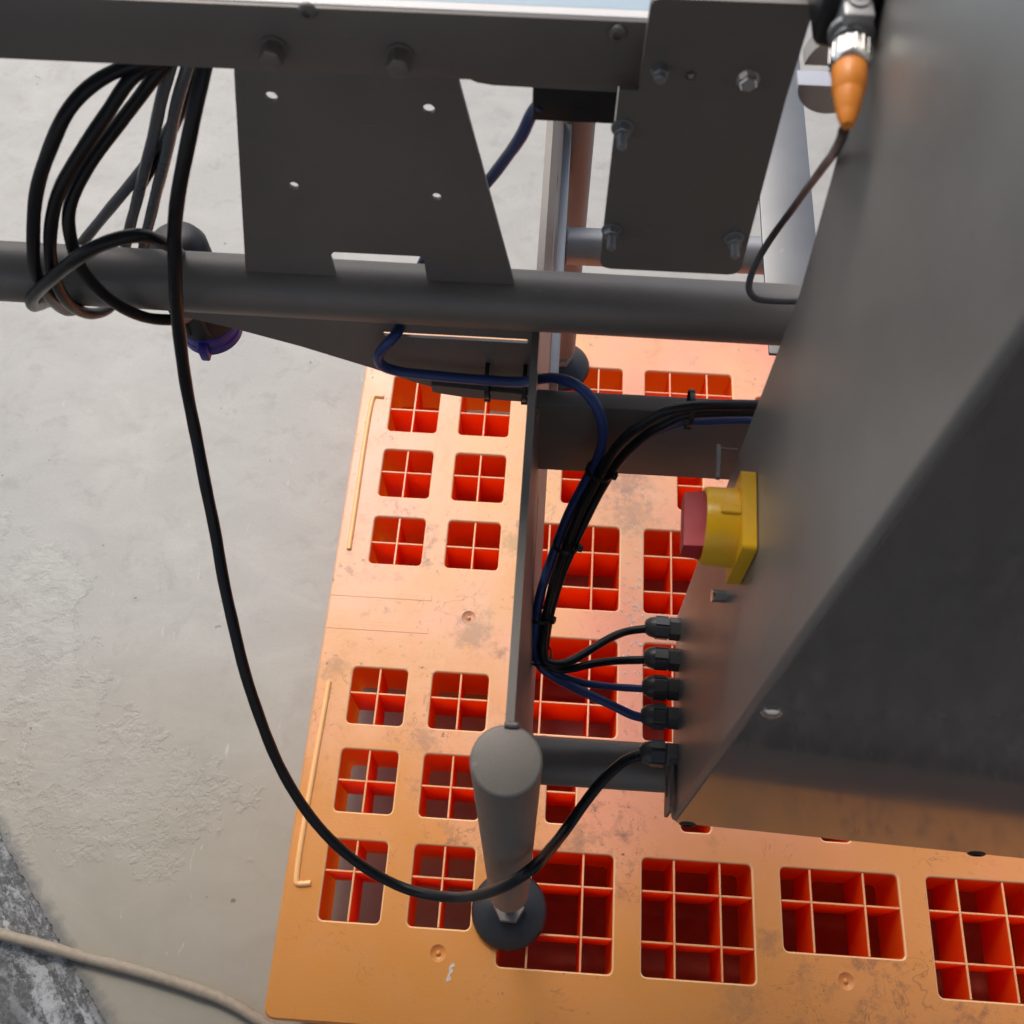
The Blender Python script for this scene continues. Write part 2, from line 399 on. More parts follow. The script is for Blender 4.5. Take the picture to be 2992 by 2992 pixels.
def dup(o, delta, parent):
    c = o.copy(); sc.collection.objects.link(c); c.parent = parent; c.location = o.location + Vector(delta)
    for ch in o.children:
        d = ch.copy(); sc.collection.objects.link(d); d.parent = c
    return c

# ------------------------------------------------------------------ ground, with an unseen wall and roof added to shape the light
EA, EB = Vector((-.829, .241)), Vector((-.595, -.012))       # two points of the slab edge
ed = (EB - EA).normalized()
path = [EA - ed * 25, EB, EB + ed * .05, EB + ed * .09 + Vector((.02, 0)), Vector((-.45, -.085)), Vector((40, -.085))]
b = B()
edge_pts = []
for P_, Q_ in zip(path, path[1:]):
    L_ = (Q_ - P_).length; n_ = max(3, min(1400, int(L_ / .006))); nr_ = Vector(((Q_ - P_).y, -(Q_ - P_).x)).normalized()
    for k in range(n_):
        t = (k / n_); t = 1 - (1 - t) ** 3 if P_ is path[0] else t ** 3 if Q_ is path[-1] else t
        p = P_.lerp(Q_, t) + nr_ * (random.uniform(-.003, .003) + .004 * math.sin(k * .37) + .003 * math.sin(k * .91 + 2)) * min(1, 4 * min(t, 1 - t) + .2)
        edge_pts.append((p.x, p.y))
N = len(edge_pts) - 1
fl = edge_pts + [(40, 60), (-60, 60)]
top = [b.bm.verts.new((x, y, 0)) for x, y in fl]
low = [b.bm.verts.new((x, y, -.15)) for x, y in edge_pts]
vs, tri = tess(fl, [])
vv = [b.bm.verts.new((x, y, 0)) for x, y in vs]
for t in tri: b.bm.faces.new([vv[i] for i in t])
for i in range(N): b.bm.faces.new((top[i], top[i + 1], low[i + 1], low[i]))
bmesh.ops.delete(b.bm, geom=[v for v in b.bm.verts if not v.link_faces], context='VERTS')
struct(b.build('concrete_floor', 'concrete', sharp=30))
b = B()
b.bm.faces.new([b.bm.verts.new(p) for p in ((-60, -60, -.006), (60, -60, -.006), (60, 60, -.006), (-60, 60, -.006))])
struct(b.build('asphalt_ground', 'asphalt'))
b = B(); b.box(-5, 7, -3.75, -3.6, 0, 2.9)
struct(b.build('added_bounce_wall', 'wall'))  # added out of view: blocks light from behind, bounces fill onto near faces
b = B(); b.box(-5, 7, -1.5, 1.1, 2.6, 2.75)
struct(b.build('added_shade_roof', 'wall'))  # added out of view to shade the near side of the scene

# ------------------------------------------------------------------ pallet
PT = .15                                                     # deck height
X0, X1, Y0, Y1 = -.335, 1.231, .008, 1.182
pal = thing('plastic_pallet', 'weathered orange plastic pallet with square pockets lying on the concrete floor', 'pallet', (.448, .595, 0))
cols_edge = [(-.280, -.194, [-.238]), (-.1555, -.068, [-.1115])]
cols_edge += [(.896 - c[1], .896 - c[0], [.896 - r for r in c[2]]) for c in cols_edge]
rows_edge = [(.136, .246, [.2025]), (.285, .377, [.3305]), (.416, .505, [.465]), (.683, .769, [.7225]), (.808, .900, [.8565]), (.938, 1.055, [.984])]
big = {0: (-.0285, .130, [.013, .0865]), 1: (.170, .3255, [.2155, .2805]), 2: (.366, .5315, [.4085, .4835]), 3: (.5715, .728, [.615, .680]), 4: (.766, .9245, [.8095, .883])}
pockets = []
for cx0, cx1, rx in cols_edge:
    for ry0, ry1, ry in rows_edge: pockets.append((cx0, cx1, ry0, ry1, rx, ry))
for i, (cx0, cx1, rx) in big.items():
    if i == 2:
        pockets.append((cx0, cx1, .1375, .2485, rx, [.2035])); pockets.append((cx0, cx1, .937, 1.05, rx, [.984]))
    else:
        pockets.append((cx0, cx1, .0925, .2485, rx, [.1375, .2035])); pockets.append((cx0, cx1, .937, 1.0945, rx, [.982, 1.0495]))
    m_ = (cx0 + cx1) / 2
    pockets.append((m_ - .0215, m_ + .0215, .2885, .378, [], [.333])); pockets.append((m_ - .0215, m_ + .0215, .815, .900, [], [.8625]))
    pockets.append((cx0, cx1, .4185, .5735, rx, [.4690, .534])); pockets.append((cx0, cx1, .6245, .774, rx, [.662, .7265]))
dimples = [(-.1085, .104), (.448, .105), (-.108, .598), (1.004, .104), (1.004, .598), (.448, .598), (-.108, 1.09), (.448, 1.09), (1.004, 1.09)]
CH = .0022
RP = .007
b = B()
outer_top = rrect(X0 + .003, X1 - .003, Y0 + .003, Y1 - .003, .012)
holes = [rrect(p[0] - CH, p[1] + CH, p[2] - CH, p[3] + CH, RP + CH) for p in pockets] + [circle(x, y, .0115) for x, y in dimples]
vs, tri = tess(outer_top, holes)
vv = [b.bm.verts.new((x, y, PT)) for x, y in vs]
for t in tri: b.bm.faces.new([vv[i] for i in t])
def ring(bm, la, za, lb, zb):
    A = [bm.verts.new((x, y, za)) for x, y in la]; C = [bm.verts.new((x, y, zb)) for x, y in lb]
    for k in range(len(A)): bm.faces.new((A[k], A[(k + 1) % len(A)], C[(k + 1) % len(A)], C[k]))
    return C
outer_out = rrect(X0, X1, Y0, Y1, .015)
ring(b.bm, outer_top, PT, outer_out, PT - .003)
ring(b.bm, outer_out, PT - .003, outer_out, PT - .052)
bmesh.ops.remove_doubles(b.bm, verts=b.bm.verts, dist=1e-5)
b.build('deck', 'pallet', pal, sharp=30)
WZ = PT - .098
for (a0, a1, c0, c1, rx, ry) in pockets:
    b = B()
    l0 = rrect(a0 - CH, a1 + CH, c0 - CH, c1 + CH, RP + CH); l1 = rrect(a0 - CH * .3, a1 + CH * .3, c0 - CH * .3, c1 + CH * .3, RP + CH * .3); l2 = rrect(a0, a1, c0, c1, RP)
    l3 = rrect(a0 + .002, a1 - .002, c0 + .002, c1 - .002, RP)
    ring(b.bm, l0, PT, l1, PT - CH * .35); ring(b.bm, l1, PT - CH * .35, l2, PT - CH * 1.1); ring(b.bm, l2, PT - CH * 1.1, l3, WZ)
    bmesh.ops.remove_doubles(b.bm, verts=b.bm.verts, dist=1e-5)
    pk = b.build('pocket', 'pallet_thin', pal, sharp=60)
    b = B(); h = .0014
    for x in rx:
        x += random.uniform(-.0006, .0006)
        b.box(x - h, x + h, c0 + .0005, c1 - .0005, WZ + .002, PT - .0022 + random.uniform(-.0004, .0003), .0006, 1)
    ys = ry; cuts = [a0 + .0005] + [v for x in rx for v in (x - h, x + h)] + [a1 - .0005]
    for y in ys:
        y += random.uniform(-.0006, .0006)
        for q in range(0, len(cuts), 2):
            b.box(cuts[q], cuts[q + 1], y - h, y + h, WZ + .004, PT - .0026, .0006, 1)
    b.build('rib_grid', 'pallet_thin', pk)
for x, y in dimples:
    b = B(); b.lathe((x, y, PT), (0, 0, -1), [(0, .0115), (.0008, .0105), (.0035, .0085), (.0042, .004), (.002, .0028), (.0005, .0014), (.0002, 0)], 20)
    bmesh.ops.delete(b.bm, geom=[f for f in b.bm.faces if len(f.verts) > 4], context='FACES_ONLY')
    b.build('dimple', 'pallet', pal, sharp=70)
for pts in ([(-.2945, 1.007), (-.311, 1.0065), (-.3135, 1.000), (-.3150, .705)], [(-.3145, .478), (-.3178, .186), (-.3155, .1815), (-.297, .183)]):
    b = B(); pp = smooth_pts(spline([(x, y, PT + .0002) for x, y in pts], 12), 2); b.tube(pp, .0042, 10)
    b.build('moulded_ridge', 'ridge', pal, sharp=60)
b = B(); b.box(-.045, .945, .05, 1.13, .004, .012, .001, 1); b.build('bottom_deck', 'pallet_low', pal)
for yy in (.628, .572):
    b = B(); b.box(-.333, -.17, yy - .006, yy + .006, PT - .002, PT + .0006, .0005, 1); b.build('moulded_step', 'pallet', pal)
for sx in (X0 + .07, .448, X1 - .07):
    for sy in (Y0 + .07, .595, Y1 - .07):
        b = B(); b.box(sx - .055, sx + .055, sy - .055, sy + .055, .0125 if sx == .448 else 0, WZ - .004, .006)
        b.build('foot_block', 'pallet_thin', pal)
b = B()
for k in range(9):
    x_ = -.094 + .0005 * k + random.uniform(-.0015, .0015); y_ = .069 + k * .0024; sg = 1
    L_ = random.uniform(.002, .0085)
    b.prism([(x_, y_), (x_ + sg * L_, y_ + .0035), (x_ + sg * L_ * .8, y_ + .0052), (x_ - .0006, y_ + .0022)], [], lambda a, c, t: (a, c, PT + t), .0001 + k * .00003, .0004 + k * .00003)
b.build('scuff_mark', 'scuff', pal)

# ------------------------------------------------------------------ machine frame (all heights from the floor)
def z(d): return 1.68 + d
fr = thing('conveyor_frame', 'grey blasted steel conveyor frame on round legs standing on the orange pallet', 'machine frame', (-.0146, .63, PT))
RT = .02415
def leg_at(x, y, ztop, zbot, capped):
    b = B(); b.lathe((x, y, zbot), (0, 0, 1), [(0, RT - .003), (0, RT), (ztop - zbot - .003, RT), (ztop - zbot - .0012, RT - .0002)], 40)
    lg = b.build('leg', 'steel', fr)
    if capped:
        b = B(); b.lathe((x, y, ztop - .0014), (0, 0, 1), [(0, RT - .001), (.0004, RT - .0003), (.0012, RT - .0012), (.0014, RT - .0022)], 40)
        b.build('end_cap', 'steel', lg)
    b = B(); b.lathe((x, y, PT), (0, 0, 1), [(.02, .008), (zbot - PT + .02, .008)], 16); b.build('spindle', 'steel', lg)
    b = B(); b.lathe((x, y, PT), (0, 0, 1), [(.030, .0215), (.040, .0215), (.042, .020)], 6); b.build('lock_nut', 'steel', lg)
    b = B(); b.lathe((x, y, PT), (0, 0, 1), [(.0005, .051), (.003, .0528), (.008, .0525), (.013, .049), (.022, .034), (.030, .022), (.0305, .0)], 40)
    b.build('levelling_foot', 'foot', lg)
    return lg
leg_at(-.0146, .165, z(-.674), z(-1.33), True)
leg_at(.0160, 1.09, z(-.42), z(-1.47), True)
# leaning side plate with slots
def lean(y0, y1, d0, d1, b):
    f = lambda d: -.014 + (d - .674) / (1.05 - .674) * .0135
    for (ya, yb, da, db) in [(y0, y1, d0, d1)]:
        v = []
        for d in (da, db):
            for y in (ya, yb):
                for s in (-.003, .003): v.append(b.bm.verts.new((f(d) + s, y, z(-d))))
        q = lambda *i: b.bm.faces.new([v[k] for k in i])
        q(0, 1, 3, 2); q(4, 6, 7, 5); q(0, 4, 5, 1); q(2, 3, 7, 6); q(0, 2, 6, 4); q(1, 5, 7, 3)
b = B()
YS, YE = .188, 1.066
lean(YS, YE, .674, .835, b); lean(YS, YE, .850, 1.05, b)
for ya, yb in ((YS, .345), (.455, .53), (.56, .70), (.86, YE)): lean(ya, yb, .835, .850, b)
bmesh.ops.remove_doubles(b.bm, verts=b.bm.verts, dist=1e-6)
b.build('side_plate', 'steel', fr)
# tubes
def tube_part(name, p0, p1, r=RT, mat='steel'):
    b = B(); b.lathe(p0, Vector(p1) - Vector(p0), [(0, r), ((Vector(p1) - Vector(p0)).length, r)], 40); return b.build(name, mat, fr)
PY, PZ = .527, z(-.650)
tube_part('cross_tube', (-1.1, PY + .006, PZ), (.62, PY - .004, PZ))
tube_part('cross_tube', (-.001, .257, z(-1.04)), (.40, .257, z(-1.04)))
tube_part('cross_tube', (.009, .928, z(-1.03)), (.60, .928, z(-1.03)), RT, 'steel_bright')
# rail across to the cabinet
b = B(); b.box(-.0105, .30, .4615, .477, z(-.806), z(-.700), .0016, 2); b.build('cabinet_rail', 'steel', fr)
# gusset under the tube
xz = [(-.318, -.670), (-.318, -.679), (-.27, -.694), (-.215, -.715), (-.158, -.741), (-.12, -.760), (-.100, -.768), (-.075, -.772), (-.0125, -.774), (-.0125, -.660)]
b = B(); b.prism(xz, [rrect(-.142, -.020, -.694, -.6885, .0025)], lambda a, c, t: (a, t, z(c)), .5175, .5205); g_ = b.build('gusset_plate', 'steel', fr)
b = B(); b.prism([(-.105, -.7655), (-.1, -.7678), (-.075, -.7722), (-.0125, -.7745), (-.0125, -.763), (-.105, -.7555)], [], lambda a, c, t: (a, t, z(c)), .5125, .5172); b.build('flange', 'steel', g_)
# beam along the top, belt behind it
b = B(); b.box(-1.2, .122, .500, .503, z(-.4185), z(-.3755), .0006, 2); b.box(-1.2, .122, .503, .519, z(-.4182), z(-.3788)); bm_ = b.build('conveyor_beam', 'steel', fr)
b = B(); b.box(-1.2, .122, .5032, .5100, z(-.3773), z(-.3752), .0005, 1); b.build('beam_glare_strip', 'white_strip', fr)  # strip coloured white as the blown-out glare of the beam top
b = B(); b.box(-1.2, .12, .5105, .80, z(-.3785), z(-.3762), .0008, 1); b.build('conveyor_belt', 'belt', fr)
b = B(); b.prism([(-.075, -.41), (-.066, -.428), (-.055, -.4335), (-.045, -.435), (.03, -.436), (.03, -.41)], [], lambda a, c, t: (a, t, z(c)), .516, .519); b.build('beam_lip', 'steel', fr)
# left bracket plate: trapezoid with four holes and a notch
o_ = [(-.198, -.402), (-.207, -.441), (-.2445, -.6345), (-.1715, -.6345), (-.1725, -.603), (-.169, -.5995), (-.104, -.5995), (-.101, -.603), (-.1000, -.6345), (-.0305, -.6345), (-.066, -.443), (-.072, -.402)]
hs = [circle(-.187, -.457, .0039, 18), circle(-.087, -.461, .0039, 18), circle(-.187, -.533, .0034, 18), circle(-.087, -.537, .0034, 18)]
b = B(); b.prism(o_, hs, lambda a, c, t: (a, t, z(c)), .5225, .5255); lb = b.build('bracket_plate', 'steel', fr)
for xa, xb in ((-.2445, -.172), (-.100, -.031)):
    pts = [(xa + (xb - xa) * k / 26, .5208, z(-.6325) + random.uniform(-.0006, .0006)) for k in range(27)]
    b = B(); b.tube(pts, .002, 8, radii=[.0021 + random.uniform(-.0005, .0007) for _ in pts]); b.build('weld_bead', 'steel', lb, sharp=80)
# right bracket plate
low_ = [(.0295, -.409), (.0295, -.553)] + [(.0295 + .008 * (1 - math.cos(a)), -.553 - .008 * math.sin(a)) for a in (R(30), R(60), R(90))] + [(.1195, -.561)] + [(.1195 + .008 * math.sin(a), -.553 - .008 * math.cos(a)) for a in (R(30), R(60), R(90))] + [(.1245, -.409)]
b = B(); b.prism(low_, [circle(.034, -.441, .0032, 14), circle(.035, -.527, .0032, 14), circle(.117, -.529, .0032, 14)], lambda a, c, t: (a, t, z(c)), .4865, .4895)
rb = b.build('bracket_plate', 'steel', fr)
up_ = [(.0405, -.4085), (.124, -.4085), (.124, -.3465), (.0455, -.3465), (.042, -.348), (.0405, -.3515)]
b = B(); b.prism(up_, [circle(.068, -.395, .0032, 14)], lambda a, c, t: (a, t + (c + .4085) * -.06, z(c)), .4845, .4895)
b.build('bracket_flange', 'steel', rb)
def weld(pts, par, r=.0019):
    pts = [Vector(p) + Vector([random.uniform(-.0004, .0004) for _ in range(3)]) for p in pts]
    b = B(); b.tube(pts, r, 8, radii=[r * random.uniform(.75, 1.25) for _ in pts]); return b.build('weld_bead', 'steel', par, sharp=80)
def ringw(x, y, zz, r): return [(x, y + r * math.cos(2 * math.pi * k / 44), zz + r * math.sin(2 * math.pi * k / 44)) for k in range(45)]
weld(ringw(.0015, .257, z(-1.04), RT + .0006), fr); weld(ringw(.0102, .928, z(-1.03), RT + .0006), fr)
weld([(-.0095, .4612, z(-.704 - .1 * k / 30)) for k in range(31)], fr)
weld([(-.0175 + .0095 * k / 8, .1885, z(-.6735)) for k in range(9)], fr)
weld([(-.0102, .1895, z(-.676 - .3 * k / 50)) for k in range(51)], fr, .0015)
# fasteners
def button_bolt(x, y, d, par, r=.0054):
    b = B(); b.lathe((x, y, z(d)), (0, -1, 0), [(0, r), (.0012, r), (.0025, r * .86), (.0033, r * .55), (.0033, r * .42), (.0018, r * .40), (.0018, 0)], 18); return b.build('button_bolt', 'steel', par)
def hex_bolt(x, y, d, par, r=.0068, h=.011, mat='steel'):
    b = B(); b.lathe((x, y, z(d)), (0, -1, 0), [(0, r * 1.25), (.0013, r * 1.25)], 20); b.lathe((x, y - .0013, z(d)), (0, -1, 0), [(0, r), (h, r), (h + .0006, r * .85)], 6, phase=.3); return b.build('hex_bolt', mat, par)
def stud(x, y, d, par, r=.003, h=.017, nr=.0052):
    b = B(); b.lathe((x, y, z(d)), (0, -1, 0), [(0, nr * 1.3), (.001, nr * 1.3)], 18); b.lathe((x, y - .001, z(d)), (0, -1, 0), [(0, nr), (.005, nr), (.0055, nr * .85)], 6, phase=.2)
    prof = []
    for k in range(12): prof += [(.006 + k * (h - .006) / 12, r), (.006 + (k + .5) * (h - .006) / 12, r * .86)]
    b.lathe((x, y, z(d)), (0, -1, 0), prof + [(h, r * .8)], 12); return b.build('stud_and_nut', 'steel_bright', par)
button_bolt(-.146, .5, -.377, bm_); button_bolt(.026, .5, -.3825, bm_)
hex_bolt(-.170, .5, -.4025, bm_); hex_bolt(-.097, .5, -.4035, bm_)
stud(.034, .4865, -.436, rb); stud(.035, .4865, -.522, rb); stud(.117, .4865, -.524, rb)
stud(.051, .4845, -.392, rb, h=.010, nr=.0045); hex_bolt(.100, .4845, -.396, rb, .0052, .004, 'chrome')
# sensor box under the beam, folded end
b = B(); b.box(-.0215, .0315, .527, .534, z(-.4705), z(-.43), .0015, 2); o = b.build('proximity_switch', 'black', base=(.003, .53, z(-.47)))
tag(o, 'small black box hanging under the beam where the dark blue cable starts', 'sensor')
# second machine member behind the tube on the right
b = B(); b.box(.207, .262, .60, 1.10, z(-.804), z(-.80), .001, 2)
b.build('flat_bar', 'flat_bar', fr)
b = B(); b.box(-.008, .0088, .655, 1.062, z(-1.00), z(-.95), .0015, 2); b.build('side_rail', 'steel_bright', fr)
# roller end clamps
b = B(); r_ = .0222
half = [(r_ * math.cos(a), r_ * math.sin(a)) for a in [R(x) for x in range(184, 357, 9)]] + [(r_, -.001), (-r_, -.001)]
cx_, cz_ = 0.1654, -0.4433
b.prism([(cx_ + a, cz_ + c) for a, c in half], [], lambda a, c, t: (a, t, z(c)), .540, .553)
o1 = b.build('half_disc_clamp', 'clamp', base=(cx_, .55, z(cz_)))
tag(o1, 'lower dark half disc with bright flat top beside the orange sensor boot', 'clamp', 'half disc clamps by the sensor')
b = B(); b.prism([(cx_ + a, cz_ - c + .0125) for a, c in half], [], lambda a, c, t: (a, t, z(c)), .540, .553)
o2 = b.build('half_disc_clamp', 'clamp', base=(cx_, .55, z(cz_)))
tag(o2, 'upper dark half disc with bright curved rim behind the sensor nut', 'clamp', 'half disc clamps by the sensor')

# ------------------------------------------------------------------ cabinet
cab = thing('control_cabinet', 'large grey stainless steel control cabinet filling the right side', 'cabinet', (.1375, .197, 0))
cab.rotation_euler = (0, 0, -.035); cab['local'] = 1
ZB = z(-1.0)
def CB(bld, name, mat, par=None, **k): return bld.build(name, mat, par or cab, base=(0, 0, 0), **k)
def loc(o): return o
b = B(); b.prism([(0, ZB), (.209, ZB), (.2135, z(-.483)), (.261, z(-.319)), (.322, z(-.10)), (0, z(-.10))], [], lambda a, c, t: (t, a, c), 0, .52)
bmesh.ops.dissolve_limit(b.bm, angle_limit=.01, verts=b.bm.verts, edges=b.bm.edges)
bmesh.ops.bevel(b.bm, geom=[e for e in b.bm.edges if e.calc_face_angle(0) > .8], offset=.005, segments=4, profile=.5, affect='EDGES')
o = b.build('body', 'steel_panel', cab)
b = B(); b.prism(rrect(.0042, .515, ZB + .004, z(-.106), .005), [], lambda a, c, t: (a, t, c), -.0016, .0005); b.build('front_cover', 'steel_cover', cab)
tabo = [(0.0, ZB + .001), (.050, ZB + .001), (.060, ZB + .012), (.060, ZB + .045), (.003, ZB + .045)]
slot = rrect(.018, .042, ZB + .012, ZB + .022, .0048)
b = B(); b.prism(rrect(.002, .062, ZB + .001, ZB + .040, .006), [slot], lambda a, c, t: (t, a, c), -.0062, -.0032); b.box(-.0035, .001, .045, .060, ZB + .028, ZB + .038)
b.build('mounting_tab', 'steel', cab)
for x in (.016, .285):
    b = B(); b.lathe((x, .0005, ZB + .003), (0, -1, 0), [(0, .0085), (.002, .0085), (.0035, .0065), (.0035, .005), (.0015, .0048), (.0015, 0)], 20); b.build('drain_screw', 'black', cab)
b = B(); b.lathe((.0125, -.0014, z(-.628)), (0, -1, 0), [(0, .0068), (.0012, .0068), (.0030, .0052), (.0038, .0030), (.0038, .0022), (.0024, .0020), (.0024, 0)], 22); b.build('cover_screw', 'chrome', cab)
# glands
gl = []
GZ = z(-.97)
for i, (gy, rr) in enumerate(((.183, .0112), (.1505, .0113), (.1205, .0114), (.0915, .0115), (.0555, .0118))):
    b = B(); b.lathe((0.0, gy, GZ), (-1, 0, 0), [(0, rr * 1.04), (.0095, rr * 1.04), (.0105, rr * .96)], 6, phase=.25 + i * .15)
    nut = b.build('cable_gland', 'gland', cab, sharp=25)
    b = B(); b.lathe((-.0105, gy, GZ), (-1, 0, 0), [(0, rr * .92), (.0012, rr * .97), (.014, rr * .97), (.0195, rr * .86), (.023, rr * .66), (.0245, rr * .45)], 28)
    for k in range(6):
        a = k * math.pi / 3 + .2 + i * .2
        c_ = Vector((0, math.cos(a), math.sin(a))); q_ = Vector((0, -math.sin(a), math.cos(a)))
        p0 = Vector((-.0118, gy, GZ)) + c_ * rr * .90
        pts8 = [p0 + q_ * (s1 * rr * .42) + Vector((-l, 0, 0)) + c_ * h for l in (0, .0125) for s1 in (-1, 1) for h in (0, rr * .10)]
        vv = [b.bm.verts.new(p) for p in pts8]
        for f in ((1, 3, 7, 5), (0, 4, 6, 2), (0, 1, 5, 4), (2, 6, 7, 3), (0, 2, 3, 1), (4, 5, 7, 6)): b.bm.faces.new([vv[j] for j in f])
    b.build('dome_nut', 'gland', nut, sharp=25)
# rotary switch
SY, SZ = .127, z(-.632)
b = B(); b.prism(rrect(SY - .030, SY + .030, SZ - .030, SZ + .030, .004), [], lambda a, c, t: (t, a, c), -.0105, -.0008)
bmesh.ops.bevel(b.bm, geom=[e for e in b.bm.edges if e.calc_face_angle(0) > .9], offset=.0012, segments=2, affect='EDGES')
sw = b.build('rotary_switch', 'yellow', cab)
b = B(); n_ = 40; ro, ri = .0275, .0235
prof = [(.0105, ro), (.030, ro * .985), (.0325, ro * .95), (.0325, ri), (.0135, ri), (.0135, 0)]
b.lathe((0, SY, SZ), (-1, 0, 0), prof, n_); b.box(-.024, -.0105, SY - .0035, SY + .0035, SZ + .0268, SZ + .0292, .0008, 1)
b.build('shroud', 'yellow', sw)
b = B()
v = []
for (x, hy, hz) in ((-.0145, .0215, .0125), (-.030, .0212, .0118), (-.0455, .0205, .0085)):
    v.append([b.bm.verts.new((x, SY + sy * hy, SZ + sz * hz)) for sy, sz in ((-1, -1), (1, -1), (1, 1), (-1, 1))])
for A, C in zip(v, v[1:]):
    for k in range(4): b.bm.faces.new((A[k], A[(k + 1) % 4], C[(k + 1) % 4], C[k]))
b.bm.faces.new(v[0]); b.bm.faces.new(list(reversed(v[-1])))
bmesh.ops.bevel(b.bm, geom=[e for e in b.bm.edges if e.calc_face_angle(0) > .5], offset=.0022, segments=3, affect='EDGES')
b.build('knob', 'red', sw)
b = B(); b.lathe((0, .113, z(-.718)), (-1, 0, 0), [(0, .0048), (.0085, .0048), (.009, .0042)], 6); b.lathe((-.009, .113, z(-.718)), (-1, 0, 0), [(0, .0052), (.0015, .0052)], 14); b.build('hex_bolt', 'chrome', cab)
b = B(); b.box(-.0165, -.0125, .188, .218, z(-.674), z(-.670), .0008, 1); b.box(-.0135, .001, .216, .2172, z(-.6745), z(-.6735), .0002, 1); b.build('hinge_tab', 'steel', cab)
b = B(); b.lathe((-.0045, .185, z(-.715)), (-1, 0, 0), [(0, .0048), (.007, .0048), (.0085, .0036)], 8); b.build('pin', 'chrome', cab)

# ------------------------------------------------------------------ sensor with orange boot
SD = 1.35
sx_, = (.1315,)
sn = thing('connector_sensor', 'sensor with black housing, silver nut and orange boot above the half disc clamps', 'sensor', (.133, .43, SD))
ax = Vector((.1285 - .1337, .385 - .4440, -.006)).normalized()
o0 = Vector((.1334, .4350, SD))
b = B(); b.box(.1195, .160, .4475, .505, SD - .018, SD + .022, .006, 3); b.build('housing', 'black', sn)
b = B(); b.box(.1268, .1415, .434, .4545, SD - .006, SD + .013, .002, 2); b.lathe((.1342, .4440, SD + .013), (0, 0, 1), [(0, .0052), (.0012, .005), (.0016, .003), (.0010, 0)], 20); b.lathe(o0 + ax * -.004, ax, [(0, .0108), (.003, .0108), (.003, .0085), (.0065, .0085)], 20); b.build('socket', 'steel_bright', sn)
b = B(); pr = [(.0050, .0080), (.006, .0092), (.0075, .0097), (.0175, .0097), (.0195, .0088), (.020, .007)]
b.lathe(o0, ax, pr, 28)
for k in range(16):
    a = 2 * math.pi * k / 16; u_ = Vector((math.cos(a), 0, math.sin(a))) * .0093
    b.tube([o0 + ax * .0080 + u_, o0 + ax * .0170 + u_], .0008, 6)
b.build('coupling_nut', 'chrome', sn)
b = B(); b.lathe(o0, ax, [(.0185, .0078), (.0200, .0083), (.033, .0077), (.0340, .0070), (.036, .0068), (.0445, .0056), (.0457, .0050), (.048, .0047), (.0525, .0032), (.0535, .0027)], 24); b.build('boot', 'orange', sn)
b = B(); b.lathe((.146, .452, SD - .012), (0, -1, 0), [(0, .0032), (.006, .0032)], 12); b.build('bolt', 'chrome', sn)

